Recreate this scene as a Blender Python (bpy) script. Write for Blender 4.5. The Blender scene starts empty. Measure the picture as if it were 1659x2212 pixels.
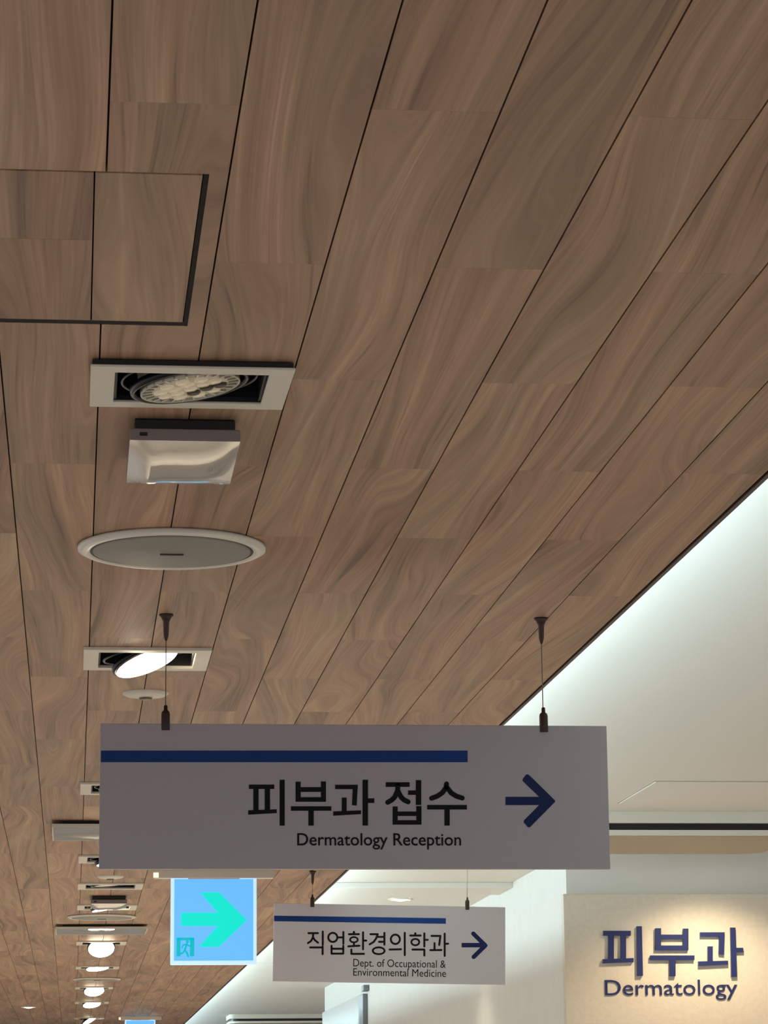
import bpy, math, random
from mathutils import Vector, Matrix

# ------------------------------------------------------------------ camera
IMG_W, IMG_H = 1659.0, 2212.0
F_PX, VP, ROLL = 6100.0, (155.0, 2440.0), 0.010
CX, CY = IMG_W/2, IMG_H/2
EYE = Vector((0.0, 0.0, 1.6))
_Y = Vector((VP[0]-CX, -(VP[1]-CY), -F_PX)).normalized()          # world axes seen in camera axes
_Z = Vector((-ROLL, 1.0, -(-ROLL*_Y[0]+_Y[1])/_Y[2])).normalized()
_X = _Y.cross(_Z)
ROT = Matrix((_X, _Y, _Z))                                         # camera axes -> world axes
scene = bpy.context.scene
COL = scene.collection
cam_data = bpy.data.cameras.new('camera')
cam_data.sensor_fit = 'VERTICAL'
cam_data.sensor_height = 24.0
cam_data.lens = F_PX/IMG_H*24.0
cam_data.clip_start, cam_data.clip_end = 0.05, 200.0
cam = bpy.data.objects.new('camera', cam_data)
COL.objects.link(cam)
cam.matrix_world = Matrix.Translation(EYE) @ ROT.to_4x4()
scene.camera = cam

# ------------------------------------------------------------------ world and exposure
world = bpy.data.worlds.new('world')
scene.world = world
world.use_nodes = True
_bg = world.node_tree.nodes['Background']
_bg.inputs[0].default_value = (0.93, 0.93, 1.0, 1.0)
_bg.inputs[1].default_value = 0.72
scene.view_settings.view_transform = 'Standard'
scene.view_settings.look = 'None'
scene.view_settings.exposure = 0.0
scene.view_settings.gamma = 1.0
scene.view_settings.use_curve_mapping = False
scene.cycles.use_denoising = True
scene.cycles.max_bounces = 6
scene.cycles.diffuse_bounces = 3
scene.cycles.sample_clamp_indirect = 6.0
DOWNLIGHT_W = 235.0
COVE_STRENGTH = 78.0
WASHER_W = 26.0

# ------------------------------------------------------------------ pixel rays
def ray(px, py): return ROT @ Vector((px-CX, -(py-CY), -F_PX))
def on_z(px, py, z):
    d = ray(px, py); return EYE + d*((z-EYE.z)/d.z)
def on_y(px, py, y):
    d = ray(px, py); return EYE + d*(y/d.y)

# ------------------------------------------------------------------ helpers
random.seed(7)
def lin(c): return tuple((v/255/12.92) if v/255 <= 0.04045 else ((v/255+0.055)/1.055)**2.4 for v in c)

class MB:
    def __init__(s): s.v, s.f, s.sm = [], [], []
    def add(s, vs, fs, smooth=False):
        n = len(s.v); s.v += [tuple(v) for v in vs]
        for f in fs: s.f.append([i+n for i in f]); s.sm.append(smooth)
        return s
    def box(s, x0, x1, y0, y1, z0, z1):
        vs = [(x, y, z) for z in (z0, z1) for y in (y0, y1) for x in (x0, x1)]
        return s.add(vs, [(0,2,3,1),(4,5,7,6),(0,1,5,4),(2,6,7,3),(0,4,6,2),(1,3,7,5)])
    def prism(s, poly, a0, a1, axis='z'):
        """poly: outline in the plane across the axis, extruded from a0 to a1"""
        n = len(poly)
        if axis == 'z': P = lambda p, a: (p[0], p[1], a)
        else:           P = lambda p, a: (p[0], a, p[1])            # outline in x,z
        area = sum(poly[i][0]*poly[(i+1) % n][1]-poly[(i+1) % n][0]*poly[i][1] for i in range(n))
        if area < 0: poly = list(reversed(poly))
        vs = [P(p, a0) for p in poly]+[P(p, a1) for p in poly]
        fs = [list(range(n))[::-1], list(range(n, 2*n))]
        for i in range(n):
            j = (i+1) % n; fs.append([i, j, n+j, n+i])
        if axis == 'y': fs = [f[::-1] for f in fs]
        if a1 < a0: fs = [f[::-1] for f in fs]
        return s.add(vs, fs)
    def lathe(s, prof, n=48, c=(0, 0), smooth=True, cap=True):
        vs, fs = [], []
        for r, z in prof:
            for i in range(n):
                a = 2*math.pi*i/n; vs.append((c[0]+r*math.cos(a), c[1]+r*math.sin(a), z))
        for k in range(len(prof)-1):
            for i in range(n):
                j = (i+1) % n; fs.append([k*n+i, k*n+j, (k+1)*n+j, (k+1)*n+i])
        s.add(vs, fs, smooth)
        if cap:
            for k in (0, len(prof)-1):
                if prof[k][0] > 1e-5: s.add(vs[k*n:(k+1)*n], [list(range(n))], False)
        return s
    def tube(s, a, b, r, n=10):
        a, b = Vector(a), Vector(b); d = (b-a).normalized()
        u = d.orthogonal().normalized(); w = d.cross(u)
        vs = [p+(u*math.cos(2*math.pi*i/n)+w*math.sin(2*math.pi*i/n))*r for p in (a, b) for i in range(n)]
        s.add(vs, [[i, (i+1) % n, n+(i+1) % n, n+i] for i in range(n)], True)
        return s.add(vs, [list(range(n))[::-1], list(range(n, 2*n))])
    def ring(s, R, r, z=0, n=56, m=10, flat=1.0):
        vs, fs = [], []
        for i in range(n):
            a = 2*math.pi*i/n
            for j in range(m):
                b = 2*math.pi*j/m; q = R+r*math.cos(b)
                vs.append((q*math.cos(a), q*math.sin(a), z+r*flat*math.sin(b)))
        for i in range(n):
            for j in range(m):
                fs.append([i*m+j, ((i+1) % n)*m+j, ((i+1) % n)*m+(j+1) % m, i*m+(j+1) % m])
        return s.add(vs, fs, True)
    def frame(s, W, D, w, d, z0, z1):
        """rectangular ring, outer half sizes W x D, inner half sizes w x d"""
        o = [(-W,-D), (W,-D), (W,D), (-W,D)]; i_ = [(-w,-d), (w,-d), (w,d), (-w,d)]
        vs = [(x, y, z) for z in (z0, z1) for ring in (o, i_) for x, y in ring]
        fs = []
        for k in range(4):
            j = (k+1) % 4
            fs += [[k, 4+k, 4+j, j], [8+k, 8+j, 12+j, 12+k], [k, j, 8+j, 8+k], [4+k, 12+k, 12+j, 4+j]]
        return s.add(vs, fs)
    def mesh(s, name):
        m = bpy.data.meshes.new(name); m.from_pydata(s.v, [], s.f)
        m.polygons.foreach_set('use_smooth', s.sm); m.update()
        return m
    def build(s, name, mat, parent=None, loc=(0,0,0), rot=(0,0,0), bevel=0, seg=2):
        o = bpy.data.objects.new(name, s.mesh(name)); COL.objects.link(o)
        if mat: o.data.materials.append(mat)
        if parent: o.parent = parent
        o.location, o.rotation_euler = loc, rot
        if bevel:
            b = o.modifiers.new('bevel', 'BEVEL'); b.width = bevel; b.segments = seg
            b.limit_method = 'ANGLE'; b.angle_limit = math.radians(40)
        return o

def tag(o, label, cat, group=None):
    o['label'] = label; o['category'] = cat
    if group: o['group'] = group
    return o
def thing(name, label, cat, loc=(0,0,0), rot=(0,0,0), group=None):
    o = bpy.data.objects.new(name, None); COL.objects.link(o)
    o.empty_display_size = 0.05; o.location, o.rotation_euler = loc, rot
    return tag(o, label, cat, group)
def structure(o): o['kind'] = 'structure'; return o

# ------------------------------------------------------------------ materials
def mat(name, rgb, rough=0.5, metal=0.0, emit=None, strength=0.0, spec=0.5, coat=0.0, noise=0.0, nscale=30.0, bump=0.0, bscale=200.0, linear=False):
    m = bpy.data.materials.new(name); m.use_nodes = True
    nt = m.node_tree; b = nt.nodes['Principled BSDF']
    c = rgb if linear else lin(rgb)
    b.inputs['Base Color'].default_value = (*c, 1)
    b.inputs['Roughness'].default_value = rough; b.inputs['Metallic'].default_value = metal
    b.inputs['Specular IOR Level'].default_value = spec; b.inputs['Coat Weight'].default_value = coat
    if emit:
        b.inputs['Emission Color'].default_value = (*lin(emit), 1); b.inputs['Emission Strength'].default_value = strength
    if noise or bump:
        tc = nt.nodes.new('ShaderNodeTexCoord')
    if noise:
        n = nt.nodes.new('ShaderNodeTexNoise'); n.inputs['Scale'].default_value = nscale; n.inputs['Detail'].default_value = 4
        nt.links.new(tc.outputs['Object'], n.inputs['Vector'])
        r = nt.nodes.new('ShaderNodeValToRGB')
        r.color_ramp.elements[0].position, r.color_ramp.elements[1].position = 0.3, 0.7
        r.color_ramp.elements[0].color = (*[v*(1-noise) for v in c], 1); r.color_ramp.elements[1].color = (*[min(1, v*(1+noise)) for v in c], 1)
        nt.links.new(n.outputs['Fac'], r.inputs[0]); nt.links.new(r.outputs[0], b.inputs['Base Color'])
    if bump:
        n2 = nt.nodes.new('ShaderNodeTexNoise'); n2.inputs['Scale'].default_value = bscale; n2.inputs['Detail'].default_value = 3
        nt.links.new(tc.outputs['Object'], n2.inputs['Vector'])
        bp = nt.nodes.new('ShaderNodeBump'); bp.inputs['Strength'].default_value = bump; bp.inputs['Distance'].default_value = 0.002
        nt.links.new(n2.outputs['Fac'], bp.inputs['Height']); nt.links.new(bp.outputs[0], b.inputs['Normal'])
    return m

def wood_material(name, attribute):
    m = bpy.data.materials.new(name); m.use_nodes = True
    nt = m.node_tree; N, L = nt.nodes.new, nt.links.new
    b = nt.nodes['Principled BSDF']
    geo = N('ShaderNodeNewGeometry')
    if attribute:
        at = N('ShaderNodeAttribute'); at.attribute_name = 'board'; rnd = at.outputs['Fac']
    else:
        at = N('ShaderNodeObjectInfo'); rnd = at.outputs['Random']
    def math_(op, a, c=None, d=None):
        n = N('ShaderNodeMath'); n.operation = op
        for i, v in enumerate((a, c, d)):
            if v is None: continue
            if isinstance(v, (int, float)): n.inputs[i].default_value = v
            else: L(v, n.inputs[i])
        return n.outputs[0]
    def vmath(op, a, c):
        n = N('ShaderNodeVectorMath'); n.operation = op
        for i, v in enumerate((a, c)):
            if isinstance(v, tuple): n.inputs[i].default_value = v
            else: L(v, n.inputs[i])
        return n.outputs[0]
    comb = N('ShaderNodeCombineXYZ')
    L(math_('MULTIPLY', rnd, 17.3), comb.inputs[0]); L(math_('MULTIPLY', rnd, 91.7), comb.inputs[1]); L(math_('MULTIPLY', rnd, 53.1), comb.inputs[2])
    P = vmath('ADD', geo.outputs['Position'], comb.outputs[0])
    def noise(scale, detail=2.0, rough=0.5, dist=0.0):
        n = N('ShaderNodeTexNoise'); n.inputs['Scale'].default_value = 1.0
        n.inputs['Detail'].default_value = detail; n.inputs['Roughness'].default_value = rough; n.inputs['Distortion'].default_value = dist
        L(vmath('MULTIPLY', P, scale), n.inputs['Vector']); return n.outputs['Fac']
    flow = noise((6.0, 0.8, 1.0), 1.5, 0.42, 0.25)                     # bends the grain into flames and swirls
    wx = math_('MULTIPLY', math_('SUBTRACT', flow, 0.5), 0.235)
    wv = N('ShaderNodeCombineXYZ'); L(wx, wv.inputs[0])
    P = vmath('ADD', P, wv.outputs[0])
    mask = noise((5, 1.6, 1), 1.0)
    fibre = noise((260, 4.0, 1), 4.0, 0.62)
    streak = noise((46, 0.7, 1), 4.0, 0.6)
    broad = noise((11, 0.8, 1), 2.0)
    hair = noise((150, 1.8, 1), 2.0, 0.5)
    hr0 = N('ShaderNodeMapRange'); hr0.inputs[1].default_value = 0.30; hr0.inputs[2].default_value = 0.42
    hr0.inputs[3].default_value = 1.0; hr0.inputs[4].default_value = 0.0
    L(hair, hr0.inputs[0]); hairline = hr0.outputs[0]
    rings = math_('SUBTRACT', streak, math_('MULTIPLY', hairline, 0.3))
    t = math_('ADD', math_('MULTIPLY', streak, 0.85), math_('MULTIPLY', broad, 0.42))
    t = math_('ADD', t, math_('MULTIPLY', math_('SUBTRACT', fibre, 0.5), 0.34))
    t = math_('SUBTRACT', t, math_('MULTIPLY', math_('MULTIPLY', hairline, mask), 0.27))
    t = math_('ADD', t, math_('MULTIPLY', math_('SUBTRACT', rnd, 0.5), 0.09))
    ramp = N('ShaderNodeValToRGB'); e = ramp.color_ramp
    stops = [(0.34, (110, 85, 69)), (0.50, (149, 118, 96)), (0.62, (167, 134, 109)), (0.74, (182, 148, 119)), (0.92, (212, 176, 144))]
    e.elements[0].position, e.elements[0].color = stops[0][0], (*lin(stops[0][1]), 1)
    e.elements[1].position, e.elements[1].color = stops[-1][0], (*lin(stops[-1][1]), 1)
    for p, c in stops[1:-1]:
        k = e.elements.new(p); k.color = (*lin(c), 1)
    L(t, ramp.inputs[0])
    hue = noise((14, 1.0, 1), 2.0)                                     # greyer and pinker zones of the print
    hr = N('ShaderNodeValToRGB')
    hr.color_ramp.elements[0].position, hr.color_ramp.elements[0].color = 0.35, (0.90, 0.96, 0.93, 1)
    hr.color_ramp.elements[1].position, hr.color_ramp.elements[1].color = 0.64, (1.04, 0.97, 0.97, 1)
    L(hue, hr.inputs[0])
    mul = N('ShaderNodeMix'); mul.data_type = 'RGBA'; mul.blend_type = 'MULTIPLY'; mul.inputs[0].default_value = 1.0
    L(ramp.outputs[0], mul.inputs[6]); L(hr.outputs[0], mul.inputs[7])
    L(mul.outputs[2], b.inputs['Base Color'])
    b.inputs['Roughness'].default_value = 0.52
    b.inputs['Specular IOR Level'].default_value = 0.32
    bp = N('ShaderNodeBump'); bp.inputs['Strength'].default_value = 0.35; bp.inputs['Distance'].default_value = 0.0012
    L(math_('ADD', math_('MULTIPLY', rings, 0.9), math_('MULTIPLY', fibre, 0.6)), bp.inputs['Height'])
    L(bp.outputs[0], b.inputs['Normal'])
    return m

M = {}
M['wood'] = wood_material('wood_board', False)
M['wood_far'] = wood_material('wood_board_far', True)
M['gap'] = mat('substrate', (16, 11, 9), 0.9)
M['edge'] = mat('edge_trim', (58, 36, 32), 0.5)
M['white_paint'] = mat('white_paint', (226, 223, 214), 0.7, bump=0.12, bscale=260)
M['white_wall'] = mat('white_wall', (224, 222, 214), 0.65, noise=0.02, nscale=9, bump=0.15, bscale=120)
M['floor'] = mat('floor_tile', (212, 205, 194), 0.45)
M['frame_white'] = mat('frame_white', (222, 216, 200), 0.45)
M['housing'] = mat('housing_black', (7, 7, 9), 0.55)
M['gimbal'] = mat('gimbal_black', (20, 20, 22), 0.28, metal=0.4)
M['lamp_body'] = mat('lamp_body', (205, 200, 184), 0.35, metal=0.35)
M['lamp_face'] = mat('lamp_face', (226, 214, 186), 0.3, emit=(255, 226, 180), strength=0.06)
M['lamp_lens'] = mat('lamp_lens', (238, 228, 200), 0.08, coat=0.5, emit=(255, 226, 180), strength=0.10)
M['lamp_gap'] = mat('lamp_gap', (72, 64, 50), 0.4)
M['lamp_lit'] = mat('lamp_lit', (255, 250, 240), 0.4, emit=(255, 238, 208), strength=26.0)
M['plastic'] = mat('plastic_white', (214, 206, 192), 0.35)
M['plastic_grey'] = mat('plastic_grey', (132, 122, 118), 0.45)
M['diffuser'] = mat('diffuser_gloss', (222, 212, 192), 0.10, coat=0.8)
M['dark'] = mat('dark_plastic', (18, 16, 17), 0.5)
M['flange'] = mat('flange_white', (224, 219, 206), 0.3)
M['grille'] = mat('speaker_grille', (142, 139, 128), 0.45, metal=0.2, bump=0.5, bscale=900)
M['steel'] = mat('steel', (120, 108, 98), 0.35, metal=0.9)
M['bronze'] = mat('dark_fitting', (66, 50, 44), 0.4, metal=0.5)
M['sign'] = mat('sign_panel', (172, 168, 172), 0.42)
M['sign_lit_tone'] = mat('sign_panel_lit_tone', (212, 208, 210), 0.42)  # sign grey made paler, standing in for light falling on the farther sign
M['navy'] = mat('navy_stripe', (7, 54, 122), 0.5, spec=0.25)
M['navy_dark'] = mat('navy_arrow', (9, 28, 78), 0.5, spec=0.25)
M['ink'] = mat('black_ink', (9, 8, 12), 0.6, spec=0.2)
M['navy_letter'] = mat('navy_letter', (32, 42, 92), 0.35)
M['cove'] = mat('cove_led', (255, 255, 255), 0.5, emit=(214, 246, 255), strength=COVE_STRENGTH)
M['exit_face'] = mat('exit_face', (60, 120, 190), 0.4, emit=(104, 184, 255), strength=0.95)
M['exit_edge'] = mat('exit_edge', (180, 205, 235), 0.3, emit=(186, 224, 255), strength=0.85)
M['exit_green'] = mat('exit_green', (0, 120, 110), 0.4, emit=(0, 232, 212), strength=0.92)
M['exit_teal'] = mat('exit_teal', (0, 110, 120), 0.4, emit=(0, 190, 205), strength=0.85)
M['indicator'] = mat('indicator', (255, 230, 190), 0.4, emit=(255, 226, 180), strength=1.6)
M['ac_white'] = mat('ac_white', (222, 216, 200), 0.45)
M['ac_grille'] = mat('ac_grille', (170, 157, 134), 0.6, bump=0.3, bscale=300)
M['feature'] = mat('feature_panel', (214, 204, 186), 0.55, noise=0.04, nscale=60, bump=0.3, bscale=90)
M['glass_panel'] = mat('back_painted_glass', (226, 230, 228), 0.15)
M['joint'] = mat('panel_joint', (160, 153, 142), 0.8)
M['metal_grey'] = mat('post_grey', (112, 115, 120), 0.4, metal=0.3)

# ------------------------------------------------------------------ the room
CEIL, COVE = 2.40, 2.56          # timber ceiling and the raised white ceiling beside it
BW, X0, BL, Y1, Y2 = 0.105, 0.0185, 0.842, 2.139, 2.560
EDGE_X = X0+8*BW+0.002           # right end of the boards
GAP, BUTT = 0.0017, 0.00035
PT = 0.008
WALL_X, WALL_Y, WALL_END = 1.76, 10.1, 20.1

structure(MB().box(-6, 7, -6, 34, -0.05, 0.0).build('floor', M['floor']))

# positions of what is cut into the boards: from the photograph, on the ceiling plane
ROW = 0.118
DL_Y = dict(a=3.006, b=4.862, c=6.78, d=8.60, e=9.575, f=10.50, g=12.56, h=14.48, i=16.59, j=18.54, k=21.2)
OPEN = 0.165
holes = [(ROW-OPEN/2-.004, ROW+OPEN/2+.004, y-OPEN/2-.004, y+OPEN/2+.004) for y in DL_Y.values()]
HATCH = (-0.62, 0.1065, 2.3085, 2.781)
board_holes = holes+[HATCH]

def minus(rect, cuts):
    """rectangle less other rectangles, as a list of rectangles"""
    out = [rect]
    for c in cuts:
        nxt = []
        for r in out:
            if c[0] >= r[1] or c[1] <= r[0] or c[2] >= r[3] or c[3] <= r[2]: nxt.append(r); continue
            if c[2] > r[2]: nxt.append((r[0], r[1], r[2], c[2]))
            if c[3] < r[3]: nxt.append((r[0], r[1], c[3], r[3]))
            ya, yb = max(r[2], c[2]), min(r[3], c[3])
            if c[0] > r[0]: nxt.append((r[0], c[0], ya, yb))
            if c[1] < r[1]: nxt.append((c[1], r[1], ya, yb))
        out = nxt
    return out

slab = MB()
for r in minus((-2.2, EDGE_X, -2.2, 31.0), holes): slab.box(*r, CEIL+PT, CEIL+PT+0.012)
ceiling = structure(slab.build('ceiling', M['gap']))
ceiling['label'] = 'timber board ceiling over the corridor'

def to_pixel(p):
    c = ROT.transposed() @ (Vector(p)-EYE)
    return (CX+F_PX*c.x/-c.z, CY-F_PX*c.y/-c.z) if c.z < -0.1 else None
boards = []
for k in range(-21, 8):
    xa, xb = X0+k*BW+GAP/2, X0+(k+1)*BW-GAP/2
    ys = Y1 if k % 2 == 0 else Y2
    for q in range(-5, 35):
        ya, yb = ys+q*BL+BUTT/2, ys+(q+1)*BL-BUTT/2
        if yb > 30.9: continue
        parts = minus((xa, xb, ya, yb), board_holes)
        if not parts: continue
        seen = False
        for u in (xa, (xa+xb)/2, xb):
            for i in range(7):
                pp = to_pixel((u, ya+(yb-ya)*i/6, CEIL))
                if pp and -20 < pp[0] < IMG_W+20 and -20 < pp[1] < IMG_H+20: seen = True
        boards.append((0 if seen else 1, ya, k, (xa, xb, ya, yb), parts))
boards.sort(key=lambda b: b[:3])
full = MB().box(-(BW-GAP)/2, (BW-GAP)/2, -(BL-BUTT)/2, (BL-BUTT)/2, 0, PT).mesh('board')
full.materials.append(M['wood'])
rest, rest_rand = MB(), []
for n, (hid, _, k, (xa, xb, ya, yb), parts) in enumerate(boards):
    if n < 290 and not hid:
        cx, cy = (xa+xb)/2, (ya+yb)/2
        if len(parts) == 1 and parts[0] == (xa, xb, ya, yb):
            o = bpy.data.objects.new('board', full); COL.objects.link(o)
            o.location = (cx, cy, CEIL); o.parent = ceiling
        else:
            b = MB()
            for r in parts: b.box(r[0]-cx, r[1]-cx, r[2]-cy, r[3]-cy, 0, PT)
            b.build('board', M['wood'], ceiling, (cx, cy, CEIL))
    else:
        rv = random.random()
        for r in parts:
            rest.box(*r, CEIL, CEIL+PT); rest_rand += [rv]*6
ro = rest.build('boards_beyond', M['wood_far'], ceiling); ro['kind'] = 'stuff'
at = ro.data.attributes.new('board', 'FLOAT', 'FACE'); at.data.foreach_set('value', rest_rand)

# edge of the timber ceiling: dark trim, upstand and the light cove behind it
structure(MB().box(EDGE_X, EDGE_X+0.006, -2.2, 31.0, CEIL-0.002, CEIL+0.022).build('trim_1', M['edge']))
strip = MB()
for i in range(46):
    y = -2.0+i*0.7
    strip.add([(EDGE_X-0.075, y, CEIL+0.046), (EDGE_X-0.061, y, CEIL+0.030), (EDGE_X-0.061, y+0.69, CEIL+0.030), (EDGE_X-0.075, y+0.69, CEIL+0.046)], [(0,1,2,3)])
tag(strip.build('led_strip', M['cove']), 'cool white strip light hidden behind the edge of the timber ceiling', 'strip light')
wc = MB()
DLW = on_z(865, 1942, COVE)
wash_x, wash_y = 2.24, 9.70
wc_holes = [(DLW.x-.045, DLW.x+.045, DLW.y-.045, DLW.y+.045), (wash_x-.045, wash_x+.045, wash_y-.045, wash_y+.045)]
for r in minus((0.35, 7.0, -2.2, 31.0), wc_holes): wc.box(*r, COVE, COVE+0.02)
structure(wc.build('ceiling_raised', M['white_paint']))
structure(MB().box(0.33, 0.35, -2.2, 31.0, CEIL+0.02, COVE+0.02).build('wall_cove', M['white_paint']))
structure(MB().box(WALL_X, 7.0, WALL_Y, WALL_END, 0, COVE).build('wall_right', M['white_wall']))
structure(MB().box(-6, 7.0, 31.0, 31.15, 0, COVE).build('wall_far', M['white_wall']))
structure(MB().box(0.9, WALL_X, 11.36, 11.72, COVE-0.022, COVE).build('trim_2', M['white_paint'], bevel=0.002))
structure(MB().box(0.9, WALL_X, 17.0, 17.2, COVE-0.012, COVE).build('trim_3', M['white_paint']))

# ------------------------------------------------------------------ lettering helpers
def disc_poly(c, r, n=14): return [(c[0]+r*math.cos(2*math.pi*i/n), c[1]+r*math.sin(2*math.pi*i/n)) for i in range(n)]
def stroke(pts, w, round_ends=True):
    """outline pieces of a pen stroke along pts"""
    out = []
    for a, b in zip(pts, pts[1:]):
        dx, dy = b[0]-a[0], b[1]-a[1]; l = math.hypot(dx, dy); nx, ny = -dy/l*w/2, dx/l*w/2
        out.append([(a[0]+nx, a[1]+ny), (b[0]+nx, b[1]+ny), (b[0]-nx, b[1]-ny), (a[0]-nx, a[1]-ny)])
    for i, p in enumerate(pts):
        if round_ends or 0 < i < len(pts)-1: out.append(disc_poly(p, w/2))
    return out
def oval(c, rx, ry, w, n=28):
    pts = [(c[0]+rx*math.cos(2*math.pi*i/n), c[1]+ry*math.sin(2*math.pi*i/n)) for i in range(n+1)]
    out = []
    for i in range(n):
        a0, a1 = 2*math.pi*i/n, 2*math.pi*(i+1)/n
        q = lambda a, s: (c[0]+(rx+s*w/2)*math.cos(a), c[1]+(ry+s*w/2)*math.sin(a))
        out.append([q(a0, 1), q(a1, 1), q(a1, -1), q(a0, -1)])
    return out
def R(x0, y0, x1, y1): return [[(x0, y0), (x1, y0), (x1, y1), (x0, y1)]]
def Q(*pts): return [list(pts)]
def S(w, *pts): return stroke(pts, w)

class Face:
    """a flat face standing across the corridor: traced pixels -> its own metres"""
    def glyph(s, name, material, polys, org, sc, depth=0.0006, parent=None):
        mb = MB()
        for i, poly in enumerate(polys):
            mb.prism([s.loc(org[0]+x/sc, org[1]+y/sc) for x, y in poly], s.front-depth-(i % 7)*0.00001, s.front+0.0002, 'y')
        return mb.build(name, material, parent or s.root)
    def text(s, name, material, body, box, depth=0.0006, weight=0.0):
        """box: left, right, cap top, baseline in photograph pixels"""
        cu = bpy.data.curves.new('text', 'FONT'); cu.body = body; cu.offset = weight; cu.resolution_u = 4
        cu.extrude = 0.0
        tmp = bpy.data.objects.new('text', cu); COL.objects.link(tmp)
        dg = bpy.context.evaluated_depsgraph_get(); dg.update()
        me = bpy.data.meshes.new_from_object(tmp.evaluated_get(dg))
        bpy.data.objects.remove(tmp); bpy.data.curves.remove(cu)
        xs = [v.co.x for v in me.vertices]; x0, x1 = min(xs), max(xs)
        l, b = s.loc(box[0], box[3]); r, t = s.loc(box[1], box[2])
        r = s.loc(box[1], box[3])[0]; cap = 0.727
        vs = [(l+(v.co.x-x0)/(x1-x0)*(r-l), s.front-depth, b+v.co.y/cap*(t-b)) for v in me.vertices]
        fs = [list(p.vertices) for p in me.polygons]
        mb = MB(); mb.add(vs, fs)
        if depth > 0.002:                                           # raised letters: sides back to the wall
            cnt = {}
            for f in fs:
                for a, c in zip(f, f[1:]+f[:1]): cnt[frozenset((a, c))] = cnt.get(frozenset((a, c)), 0)+1
            back = [(x, s.front, z) for x, y, z in vs]; n = len(vs)
            sides = []
            for f in fs:
                for a, c in zip(f, f[1:]+f[:1]):
                    if cnt[frozenset((a, c))] == 1: sides.append([a, n+a, n+c, c])
            mb.v += back; mb.f += sides; mb.sm += [False]*len(sides)
        return mb.build(name, material, s.root)

# ------------------------------------------------------------------ hanging direction signs
class SignFace(Face):
    def __init__(s, root, y, front):
        s.root, s.y, s.front = root, y, front
        s.inv = Matrix.LocRotScale(root.location, root.rotation_euler, Vector((1, 1, 1))).inverted()
    def loc(s, px, py):
        p = s.inv @ on_y(px, py, s.y); return (p.x, p.z)

def hang_fittings(root, x, top, ceil_local, sc=1.0):
    """clamp on the panel's upper edge at local x, cable and ceiling anchor"""
    z = top
    cl = MB().lathe([(0.0, z-0.0105), (0.0066, z-0.0105), (0.0069, z-0.008), (0.0069, z+0.016), (0.0058, z+0.0195), (0.0032, z+0.0215), (0.0030, z+0.028), (0.0022, z+0.0295), (0.0, z+0.0295)], 20, (x, -0.004))
    cl.build('clamp', M['bronze'], root)
    zc = ceil_local
    MB().tube((x, 0, z+0.028), (x, 0, zc-0.038), 0.0008, 8).build('cable', M['steel'], root)
    MB().lathe([(0.0, zc-0.0425), (0.0016, zc-0.0425), (0.0030, zc-0.038), (0.0042, zc-0.033), (0.0050, zc-0.012), (0.0088, zc-0.0042), (0.0112, zc-0.0030), (0.0112, zc), (0.0, zc)], 24, (x, 0)).build('ceiling_anchor', M['bronze'], root)

# sign over the dermatology reception turn
SY = 4.44
tl, br = on_y(217, 1563.5, SY), on_y(1317, 1878, SY)
sign = thing('hanging_sign', 'large grey hanging sign reading Dermatology Reception, with navy stripe and arrow', 'sign', ((tl.x+br.x)/2, SY, br.z))
W, H = br.x-tl.x, tl.z-br.z
MB().box(-W/2, W/2, -0.006, 0.006, 0, H).build('panel', M['sign'], sign, bevel=0.0008)
fc = SignFace(sign, SY-0.006, -0.006)
fc.glyph('stripe', M['navy'], R(218, 1621.5, 1010, 1646.5), (0, 0), 1)
o1, s1 = (520, 1670), 5.53
fc.glyph('letter', M['ink'], R(98,138,400,190)+R(150,180,213,455)+R(287,180,350,450)+Q((90,445),(430,432),(430,478),(90,497))+R(465,80,525,628), o1, s1)
fc.glyph('letter', M['ink'], R(655,103,716,343)+R(958,100,1018,343)+R(700,168,970,225)+R(655,288,1018,343)+R(600,397,1082,450)+R(808,440,872,628), o1, s1)
fc.glyph('letter', M['ink'], R(1127,140,1398,192)+Q((1340,140),(1398,140),(1385,388),(1328,384))+R(1207,293,1265,470)+Q((1105,458),(1437,445),(1437,490),(1105,510))+R(1455,80,1520,627)+R(1510,302,1595,357), o1, s1)
o2, s2 = (800, 1670), 3.95
fc.glyph('letter', M['ink'], R(132,78,335,118)+R(388,60,434,272)+R(322,148,400,186)+S(42,(235,105),(232,150),(208,205),(180,232),(148,250))+S(42,(236,155),(262,205),(288,230),(322,246))+R(190,285,233,440)+R(392,282,436,440)+R(220,328,400,366)+R(190,402,436,440), o2, s2)
fc.glyph('letter', M['ink'], S(42,(650,92),(646,125),(612,170),(570,198),(522,215))+S(42,(652,120),(690,170),(735,198),(784,213))+R(485,272,824,311)+R(632,300,677,448), o2, s2)
fc.glyph('arrow', M['navy_dark'], R(1153,203,1500,273)+Q((1326,15),(1340,10),(1354,16),(1570,228),(1578,240),(1572,250),(1364,460),(1352,465),(1342,460),(1311,424),(1308,412),(1312,402),(1440,273),(1440,203),(1300,68),(1298,55),(1302,46)), o2, s2)
fc.text('lettering', M['ink'], 'Dermatology Reception', (642, 996, 1798.7, 1826), weight=0.008)
for px in (357.5, 1173.5):
    x = on_y(px, 1563, SY).x-(tl.x+br.x)/2
    hang_fittings(sign, x, H, CEIL-br.z)

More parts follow.
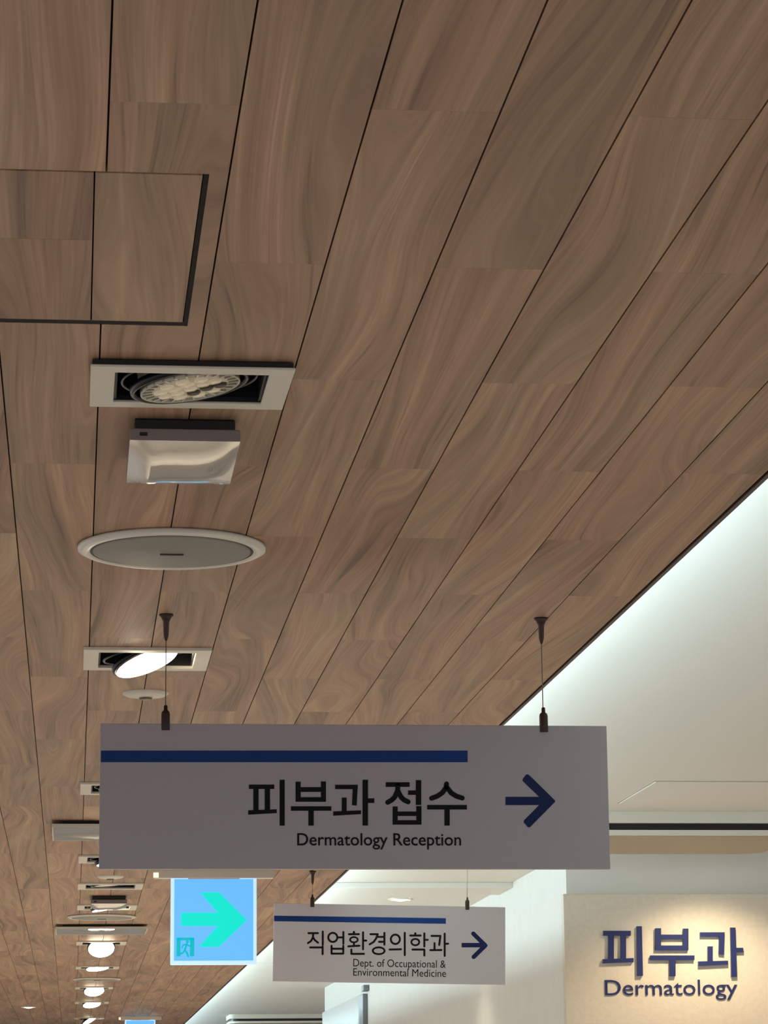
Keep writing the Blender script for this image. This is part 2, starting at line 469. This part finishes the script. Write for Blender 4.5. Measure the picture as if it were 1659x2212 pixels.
# sign for the occupational medicine department, farther along
SY2 = 9.03
tl, bl = on_y(591, 1951, SY2), on_y(589, 2120, SY2)
tr = on_y(1090, 1960, SY2)
tilt = math.atan2(tl.z-tr.z, tr.x-tl.x)
sign2 = thing('hanging_sign', 'smaller grey hanging sign reading Dept. of Occupational & Environmental Medicine', 'sign', (bl.x, SY2, bl.z), (0, tilt, 0))
W2, H2 = math.hypot(tr.x-tl.x, tr.z-tl.z), tl.z-bl.z
MB().box(0, W2, -0.006, 0.006, 0, H2).build('panel', M['sign_lit_tone'], sign2, bevel=0.0008)
fc = SignFace(sign2, SY2-0.006, -0.006)
fc.glyph('stripe', M['navy'], Q((592,1978),(963,1983.5),(963,1995.5),(592,1990)), (0, 0), 1)
o3, s3, o4, s4 = (650, 1990), 9.217, (810, 1990), 6.144
w3, w4 = 40, 27
fc.glyph('letter', M['ink'], S(w3,(150,237),(340,237))+S(w3,(243,237),(240,320),(200,395),(140,435))+S(w3,(240,320),(275,375),(340,427))+S(w3,(435,205),(435,470))+S(w3,(185,522),(432,522))+S(w3,(432,505),(432,655)), o3, s3)
fc.glyph('letter', M['ink'], oval((635,322),90,90,w3)+S(w3,(735,322),(845,322))+S(w3,(845,215),(845,450))+S(w3,(610,490),(610,645),(843,645),(843,490))+S(w3,(610,548),(843,548)), o3, s3)
fc.glyph('letter', M['ink'], S(44,(1055,215),(1055,258))+S(w3,(955,258),(1155,258))+oval((1055,368),76,52,36)+S(w3,(1055,430),(1055,492))+S(w3,(942,500),(1165,488))+S(w3,(1237,220),(1237,560))+S(w3,(1240,388),(1300,385))+S(w3,(1005,565),(1005,650),(1255,650)), o3, s3)
k34 = lambda x, y: ((x/s3+o3[0]-o4[0])*s4, (y/s3+o3[1]-o4[1])*s4)
fc.glyph('letter', M['ink'], S(w4,k34(1385,258),k34(1530,258),k34(1500,340),k34(1450,410),k34(1370,460))+S(w4,(40,208),(125,208))+S(w4,(54,273),(125,273))+S(w4,(125,155),(125,310))+oval((49,392),78,45,26), o4, s4)
fc.glyph('letter', M['ink'], oval((270,240),60,62,w4)+S(w4,(195,376),(345,372))+S(w4,(395,155),(395,450)), o4, s4)
fc.glyph('letter', M['ink'], S(w4,(535,160),(535,190))+S(w4,(468,190),(605,190))+oval((535,277),52,42,25)+S(w4,(655,162),(655,335))+S(w4,(660,247),(700,247))+S(w4,(497,376),(655,376),(655,455)), o4, s4)
fc.glyph('letter', M['ink'], S(w4,(750,195),(868,195),(852,315))+S(w4,(790,290),(790,380))+S(w4,(735,384),(880,382))+S(w4,(925,165),(925,460))+S(w4,(930,300),(970,298)), o4, s4)
fc.glyph('arrow', M['navy_dark'], R(1150,288,1440,347)+S(57,(1305,165),(1464,322),(1310,474))+Q((1400,262),(1500,322),(1400,384)), o4, s4)
fc.text('lettering', M['ink'], 'Dept. of Occupational &', (763, 963, 2073.5, 2087.5))
fc.text('lettering', M['ink'], 'Environmental Medicine', (763, 963.5, 2093.5, 2107.5))
inv2 = Matrix.LocRotScale(sign2.location, sign2.rotation_euler, Vector((1,1,1))).inverted()
for px, ch in ((674.5, CEIL), (1009, COVE)):
    p = on_y(px, 1955, SY2); q = inv2 @ Vector((p.x, SY2, ch))
    hang_fittings(sign2, (inv2 @ p).x, H2, q.z-0.001)

# ------------------------------------------------------------------ recessed square downlights along the ceiling
def downlight(key, label, lit, tilt, drop=0.0, sag=0.0, detail=False, spot=True, turn=0.0):
    y = DL_Y[key]
    root = thing('square_downlight', label, 'downlight', (ROW, y, CEIL))
    h, o = 0.109, OPEN/2
    hd, ft = (0.0985, 0.003) if sag else (h, 0.006)
    fr = MB().frame(h, hd, o, o-(h-hd), -ft, 0.0).build('frame', M['frame_white'], root, (0, 0, 0), (math.radians(sag), 0, 0), bevel=0.001)
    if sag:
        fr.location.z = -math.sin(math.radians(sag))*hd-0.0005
        MB().frame(h-0.002, hd-0.002, o, o-(h-hd), 0.0, 0.0055).build('gap_shade', M['housing'], fr)  # black ring added as the shadow in the gap above the sagging frame
    hb = MB()
    t = 0.003
    hb.box(-o, -o+t, -o, o, -0.001, 0.085).box(o-t, o, -o, o, -0.001, 0.085).box(-o+t, o-t, -o, -o+t, -0.001, 0.085).box(-o+t, o-t, o-t, o, -0.001, 0.085).box(-o, o, -o, o, 0.082, 0.085)
    hb.build('housing', M['housing'], root)
    ang = math.radians(tilt)
    zc = 0.006-drop
    MB().ring(0.0745, 0.0022, 0.0, 56, 8).build('gimbal_ring', M['gimbal'], root, (0, 0, 0.006), (0, -ang*0.45, 0))
    MB().ring(0.0635 if not lit else 0.0585, 0.0034, 0.0 if not lit else 0.004, 56, 8, 1.6).build('gimbal_ring', M['gimbal'], root, (0, 0, zc-0.001), (math.radians(turn), -ang, 0))
    if not detail:
        body = MB().lathe([(0.0, 0.05), (0.022, 0.05), (0.030, 0.03), (0.054, 0.006), (0.0555, 0.0), (0.0545, -0.004), (0.050, -0.004)], 40).build('lamp', M['lamp_body'] if not lit else M['gimbal'], root, (0, 0, zc), (math.radians(turn), -ang, 0))
        MB().lathe([(0.0515, -0.0035), (0.049, -0.0048), (0.0, -0.0075)] if not lit else [(0.0565, -0.0036), (0.0545, -0.0052), (0.03, -0.0085), (0.0, -0.0100)], 40, cap=False).build('lens', M['lamp_lit'] if lit else M['lamp_face'], body)
    else:
        body = MB().lathe([(0.0, 0.05), (0.022, 0.05), (0.034, 0.02), (0.0405, 0.004), (0.0425, -0.004), (0.0425, -0.0055), (0.0, -0.0055)], 48).build('lamp', M['lamp_face'], root, (0, 0.004, zc), (math.radians(turn), -ang, 0))
        for i in range(26):
            a = 2*math.pi*i/26
            f = MB().box(0.041, 0.0555, -0.0012, 0.0012, -0.006, 0.02)
            f.build('fin', M['lamp_body'], body, (0, 0, 0), (0, 0, a))
        MB().lathe([(0.0535, 0.0), (0.0555, 0.0), (0.0555, -0.0065), (0.0535, -0.0065), (0.0535, 0.0)], 56, cap=False).build('rim', M['lamp_body'], body)
        spots = [(0, 0)]+[(0.019*math.cos(i*math.pi/3+.3), 0.019*math.sin(i*math.pi/3+.3)) for i in range(6)]+[(0.033*math.cos(i*math.pi/5), 0.033*math.sin(i*math.pi/5)) for i in range(10)]
        for i, (sx, sy) in enumerate(spots):
            MB().lathe([(0.0078, -0.0052), (0.0078, -0.0072), (0.0055, -0.0088), (0.0, -0.0092)], 14, (sx, sy), cap=False).build('lens', M['lamp_gap'] if i in (1, 2, 7) else M['lamp_lens'], body)
    if lit and spot:
        ld = bpy.data.lights.new('lamp_beam', 'SPOT'); ld.energy = DOWNLIGHT_W; ld.color = (1.0, 0.90, 0.745)
        ld.spot_size = math.radians(88); ld.spot_blend = 0.7; ld.shadow_soft_size = 0.04
        lo = bpy.data.objects.new('lamp_beam', ld); COL.objects.link(lo)
        lo.parent = root; lo.location = (0.012, 0, zc-0.02); lo.rotation_euler = (0, -ang, 0)
    return root

downlight('a', 'unlit square recessed downlight with loose white frame, next to the emergency light', False, 9, sag=1.9, detail=True, drop=0.005)
downlight('b', 'brightly lit square recessed downlight just beyond the large round speaker', True, 21, drop=0.012, turn=-9)
downlight('c', 'unlit square recessed downlight between the small sprinkler plate and the square air diffuser', False, 8)
downlight('d', 'lit square recessed downlight just beyond the first square air diffuser', True, 16, drop=0.01)
downlight('e', 'unlit square recessed downlight with wide black opening beside the second sprinkler plate', False, 6)
downlight('f', 'lit square recessed downlight between second emergency light and second round speaker', True, 14, drop=0.008)
downlight('g', 'glaring lit square downlight directly after the second square air diffuser', True, 4, drop=0.030, turn=-38)
downlight('h', 'lit square downlight just before the most distant round speaker', True, 6, drop=0.010, turn=-9)
downlight('i', 'lit square downlight just after the most distant round speaker', True, 6, drop=0.024, turn=-28)
downlight('j', 'lit square downlight, second beyond the most distant round speaker', True, 8, drop=0.018, turn=-18)
downlight('k', 'lit square downlight, the last one down the corridor', True, 30, drop=0.022, turn=-12)

# ------------------------------------------------------------------ emergency lights
def emergency_light(label, y, x=ROW+0.001):
    root = thing('emergency_light', label, 'emergency light', (x, y, CEIL))
    MB().box(-0.058, 0.058, 0.004, 0.208, -0.0145, 0.0).build('base', M['dark'], root, bevel=0.002)
    MB().box(-0.0635, 0.0635, -0.006, 0.216, -0.0285, -0.0145).build('body', M['plastic_grey'], root, bevel=0.0015)
    n = 14; mb = MB(); vs = []; fs = []
    for j in range(n+1):
        for i in range(n+1):
            u, v = i/n*2-1, j/n*2-1
            d = 0.011*(1-abs(u)**3.0)*(1-abs(v)**3.0)
            d += 0.004*math.exp(-((u+0.62)/0.22)**2)*(1-abs(v)**4)
            vs.append((u*0.0633, 0.105+v*0.1108, -0.0286-d))
    for j in range(n):
        for i in range(n): q = j*(n+1)+i; fs.append([q, q+n+1, q+n+2, q+1])
    mb.add(vs, fs, True).build('diffuser', M['diffuser'], root)
    sw = MB().box(-0.052, -0.0435, -0.0072, -0.0055, -0.0235, -0.0195).build('test_button', M['dark'], root)
    return root
emergency_light('white boxy emergency light with glossy bulging cover, between unlit downlight and large round speaker', 3.162)
emergency_light('white boxy emergency light just before the second round speaker', 10.0)

# ------------------------------------------------------------------ round speakers
def speaker(label, x, y, r=0.132):
    root = thing('ceiling_speaker', label, 'speaker', (x, y, CEIL))
    k = r/0.132
    MB().lathe([(0.128*k, 0.0), (0.132*k, -0.002), (0.1318*k, -0.006), (0.126*k, -0.009), (0.115*k, -0.0085), (0.1138*k, -0.006)], 72, cap=False).build('flange', M['flange'], root)
    MB().lathe([(0.1150*k, -0.0080), (0.1085*k, -0.0080)], 72, cap=False).build('groove', M['dark'], root)
    MB().lathe([(0.1110*k, -0.0045), (0.1106*k, -0.0088), (0.105*k, -0.0098), (0.05*k, -0.0112), (0.0, -0.0116)], 72, cap=False).build('grille', M['grille'], root)
    MB().box(-0.0165*k, 0.0165*k, -0.0035, 0.0035, -0.0128, -0.0112).build('badge', M['dark'], root)
speaker('large round ceiling speaker with grey grille and white rim before the bright downlight', 0.129, 3.900)
speaker('round ceiling speaker next to the second square air diffuser', 0.104, 10.98)
speaker('round ceiling speaker far down the corridor between two lit downlights', 0.125, 15.6)

# ------------------------------------------------------------------ sprinkler plates
def sprinkler(label, x, y, r=0.043):
    root = thing('sprinkler', label, 'sprinkler', (x, y, CEIL))
    MB().lathe([(r, 0.0), (r, -0.003), (r*0.85, -0.0065), (r*0.5, -0.009), (0.013, -0.0095)], 40).build('cover_plate', M['frame_white'], root)
    MB().lathe([(0.0125, -0.009), (0.0125, -0.0115), (0.009, -0.0135), (0.0, -0.0135)], 24).build('sprinkler_head', M['steel'], root)
sprinkler('small round sprinkler plate right beyond the bright downlight', 0.127, 5.27)
sprinkler('small round sprinkler plate right before the unlit downlight with wide black opening', 0.113, 9.22)

# ------------------------------------------------------------------ square air diffusers
def air_diffuser(label, x, y):
    root = thing('air_diffuser', label, 'air diffuser', (x, y, CEIL))
    MB().box(-0.155, 0.155, -0.155, 0.155, -0.010, 0.0).build('neck', M['dark'], root)
    n = 16; vs = []; fs = []; h = 0.182
    for j in range(n+1):
        for i in range(n+1):
            u, v = i/n*2-1, j/n*2-1; rr = math.hypot(u, v)
            d = 0.009*max(0, 1-rr/0.86)**0.6 if rr < 0.86 else 0
            vs.append((u*h, v*h, -0.018+d*0.6))
    for j in range(n):
        for i in range(n): q = j*(n+1)+i; fs.append([q, q+n+1, q+n+2, q+1])
    MB().add(vs, fs, True).build('plate', M['diffuser'], root)
    MB().frame(h+0.001, h+0.001, h-0.002, h-0.002, -0.0185, -0.010).build('rim', M['frame_white'], root)
    MB().lathe([(0.012, -0.006), (0.012, -0.014), (0.0, -0.015)], 20).build('centre_screw', M['steel'], root)
air_diffuser('square white air diffuser plate partly hidden by the large hanging sign', 0.120, 7.70)
air_diffuser('square white air diffuser plate just before the glaring downlight', 0.108, 11.60)

# small round downlights
def round_downlight(label, x, y, z, r, power, col=(1.0, .9, .76)):
    root = thing('round_downlight', label, 'downlight', (x, y, z))
    MB().lathe([(r*1.28, 0.0), (r*1.28, -0.003), (r*1.05, -0.005), (r*0.98, 0.004)], 36, cap=False).build('rim', M['frame_white'], root)
    MB().lathe([(r*1.0, 0.002), (r*0.6, -0.006), (0.0, -0.011)], 36, cap=False).build('lens', M['lamp_lit'], root)
    ld = bpy.data.lights.new('lamp_beam', 'SPOT'); ld.energy = power; ld.color = col
    ld.spot_size = math.radians(100); ld.spot_blend = 0.8; ld.shadow_soft_size = 0.03
    lo = bpy.data.objects.new('lamp_beam', ld); COL.objects.link(lo); lo.parent = root; lo.location = (0, 0, -0.03)
    return root
round_downlight('small lit downlight set in the white ceiling above the smaller hanging sign', DLW.x, DLW.y, COVE, 0.042, 12)
round_downlight('tiny lit downlight in the timber ceiling far off, away from the downlight row', -0.296, 19.19, CEIL, 0.040, 8)
wl = round_downlight('warm downlight washing the dermatology feature panel, tucked behind the air conditioner', wash_x, wash_y, COVE, 0.040, WASHER_W, (1.0, 0.80, 0.55))
for c in wl.children:
    if c.type == 'LIGHT':
        c.data.spot_size = math.radians(124); c.data.spot_blend = 0.8; c.rotation_euler = (math.radians(8), 0, 0)

# ------------------------------------------------------------------ access panels
hatch = thing('access_panel', 'square access hatch cut from the same timber boards, with dark open joint', 'access panel', ((HATCH[0]+0.1015)/2, 2.538, CEIL))
hx, hy = hatch.location.x, hatch.location.y
hr = 0.1015; hy0, hy1 = 2.3105, 2.7645
cuts = [0.0085-BW*i for i in range(7)]
xr = hr
for i, xl in enumerate(cuts):
    xl2 = max(xl, HATCH[0]+0.002)
    joints = {1: [2.4995], 3: [2.42], 5: [2.62]}.get(i, [])
    ye = [hy0]+joints+[hy1]
    for a, b in zip(ye, ye[1:]):
        MB().box(xl2+0.0007-hx, xr-0.0007-hx, a+0.0003-hy, b-0.0003-hy, -0.0006, PT-0.001).build('board', M['wood'], hatch)
    xr = xl2
    if xl < HATCH[0]+0.002: break
fr = MB().box(0.1018-hx, 0.1063-hx, hy0-hy, 2.7808-hy, 0.0005, PT-0.0005).box(HATCH[0]+0.002-hx, 0.1018-hx, 2.7648-hy, 2.7808-hy, 0.0005, PT-0.0005)
fr.build('joint_frame', M['gap'], hatch)
sv = thing('access_panel', 'flush white service panel in the raised ceiling in front of the air conditioner', 'access panel', (1.88, 8.22, COVE))
MB().box(-0.229, 0.229, -0.27, 0.28, -0.003, 0.0).build('panel', M['white_paint'], sv, bevel=0.001)
MB().frame(0.2325, 0.2835, 0.2293, 0.2755, -0.0008, 0.0).build('frame', M['joint'], sv, (0, 0.005, 0))

# ------------------------------------------------------------------ ceiling air conditioners
def rounded(x0, x1, y0, y1, r, n=8):
    pts = []
    for cx, cy, a0 in ((x1-r, y0+r, -90), (x1-r, y1-r, 0), (x0+r, y1-r, 90), (x0+r, y0+r, 180)):
        for i in range(n+1):
            a = math.radians(a0+90*i/n); pts.append((cx+r*math.cos(a), cy+r*math.sin(a)))
    return pts
def air_conditioner(label, x0, x1, y, depth=0.60):
    root = thing('air_conditioner', label, 'air conditioner', ((x0+x1)/2, y, COVE))
    w = (x1-x0)/2
    MB().prism(rounded(-w, w, 0, depth, 0.05), -0.036, 0.0).build('body', M['ac_white'], root)
    MB().prism(rounded(-w+0.03, w-0.03, 0.02, depth-0.01, 0.04), -0.058, -0.036).build('air_outlet', M['dark'], root)
    MB().prism(rounded(-w, w, 0, depth, 0.10), -0.075, -0.058).build('panel', M['ac_white'], root)
    g = MB().prism(rounded(-w+0.012, w-0.012, 0.012, depth-0.008, 0.095), -0.0775, -0.0748).build('intake_grille', M['ac_grille'], root)
    MB().tube((w-0.085, 0.10, -0.079), (w-0.075, 0.03, -0.079), 0.004).build('latch', M['dark'], g)
    return root
air_conditioner('white ceiling air conditioner with dark outlet slot beside the dermatology feature panel', 1.36, 2.30, 8.74)
air_conditioner('distant white ceiling air conditioner past the end of the side wall', 1.344, 2.3, 24.8)

# ------------------------------------------------------------------ dermatology feature panel on the facing wall
PY = 10.05
pa = on_y(1216.5, 1931, PY)
fp = thing('feature_panel', 'beige wall panel with raised navy letters reading Dermatology', 'wall panel', (pa.x, PY, 0))
PH = pa.z
MB().box(0, 2.4, 0, WALL_Y-PY-0.004, 0.0, PH).build('panel', M['feature'], fp, bevel=0.002)
fc = SignFace(fp, PY, 0.0)
o5, s5 = (1280, 1990), 4.608
fc.glyph('letter', M['navy_letter'], R(103,97,375,145)+R(152,130,207,405)+R(275,130,328,400)+Q((98,380),(403,368),(403,408),(98,420))+Q((435,52),(485,52),(496,545),(440,545)), o5, s5, depth=0.012)
fc.glyph('letter', M['navy_letter'], R(620,72,676,290)+R(897,75,948,290)+R(650,135,920,180)+R(620,243,948,290)+R(570,342,1008,388)+R(763,380,820,548), o5, s5, depth=0.012)
fc.glyph('letter', M['navy_letter'], R(1065,112,1308,155)+Q((1255,112),(1308,112),(1302,332),(1250,328))+R(1140,252,1190,420)+Q((1047,402),(1342,394),(1342,432),(1047,446))+Q((1365,65),(1415,65),(1430,553),(1375,553))+R(1410,266,1493,310), o5, s5, depth=0.012)
fc.text('lettering', M['navy_letter'], 'Dermatology', (1307, 1592.5, 2113.7, 2150), depth=0.004)

# ------------------------------------------------------------------ exit signs
def exit_sign(label, y, px, k=1.0):
    """px: left, right, top, bottom of the lit panel in the photograph"""
    a, b = on_y(px[0], px[2], y), on_y(px[1], px[3], y)
    w, h = (b.x-a.x), (a.z-b.z)
    root = thing('exit_sign', label, 'exit sign', ((a.x+b.x)/2, y, b.z))
    zt = CEIL-b.z
    MB().box(-w*0.70, w*0.70, -0.02, 0.02, zt-0.027, zt).build('mounting_bar', M['frame_white'], root, bevel=0.002)
    MB().box(-w*0.30, w*0.30, -0.012, 0.012, min(h-0.002, zt-0.03), zt-0.026).build('bracket', M['frame_white'], root)
    MB().box(-w/2, w/2, -0.011, 0.011, 0, h).build('light_panel', M['exit_edge'], root, bevel=0.003)
    f = MB().box(-w*0.46, w*0.46, -0.0122, -0.0108, h*0.045, h*0.965).build('face', M['exit_face'], root)
    U = lambda u, v: (-w/2+u*w, h*(1-v))
    ar = [U(.12,.415),(U(.545,.415)),(U(.34,.185)),(U(.56,.185)),(U(.885,.50)),(U(.56,.80)),(U(.33,.80)),(U(.545,.565)),(U(.12,.565))]
    mb = MB()
    mb.prism([ar[0], ar[1], U(.62,.49), ar[7], ar[8]], -0.0132, -0.0121, 'y')
    mb.prism([ar[1], ar[2], ar[3], ar[4], U(.62,.49)], -0.01321, -0.0121, 'y')
    mb.prism([U(.62,.49), ar[4], ar[5], ar[6], ar[7]], -0.01322, -0.0121, 'y')
    mb.build('arrow', M['exit_green'], root)
    d = MB()
    for r in ((.07,.70,.115,.905), (.225,.70,.275,.905), (.07,.695,.275,.725)):
        p, q = U(r[0], r[3]), U(r[2], r[1]); d.prism([p, (q[0], p[1]), q, (p[0], q[1])], -0.0132, -0.0121, 'y')
    d.build('doorway_symbol', M['exit_teal'], root)
    m = MB()
    for poly in stroke([U(.19,.765), U(.165,.835), U(.19,.865), U(.205,.905)], w*.022)+stroke([U(.165,.835), U(.14,.87), U(.115,.875)], w*.02)+stroke([U(.185,.775), U(.22,.79)], w*.016)+stroke([U(.18,.77), U(.145,.78), U(.135,.81)], w*.016)+[disc_poly(U(.195,.742), w*.018)]:
        m.prism(poly, -0.0132, -0.0121, 'y')
    m.build('running_figure_symbol', M['exit_teal'], root)
    MB().box(-w*0.70-0.001, -w*0.645, -0.0206, -0.0125, zt-0.025, zt-0.010).build('charge_lamp', M['indicator'], root)
    return root
exit_sign('glowing blue exit sign with turquoise arrow and running figure beside the smaller hanging sign', 9.0, (369, 554, 1893, 2084))
exit_sign('distant glowing blue exit sign at the very end of the timber ceiling', 20.9, (270, 335, 2203, 2268))

# ------------------------------------------------------------------ glass panel with steel post along the side wall
gp = thing('glass_panel', 'pale glass panel with grey steel post along the side wall', 'glass panel', (WALL_X, 17.3, 0))
MB().box(-0.018, -0.004, 0.08, WALL_END-17.3, 0.02, 2.387).build('pane', M['glass_panel'], gp)
MB().box(-0.03, 0.0, -0.16, 0.10, 0.0, 2.382).build('post', M['metal_grey'], gp, bevel=0.003)
MB().box(-0.035, 0.0, -0.26, -0.14, 2.395, 2.43).build('bracket', M['metal_grey'], gp, bevel=0.003)
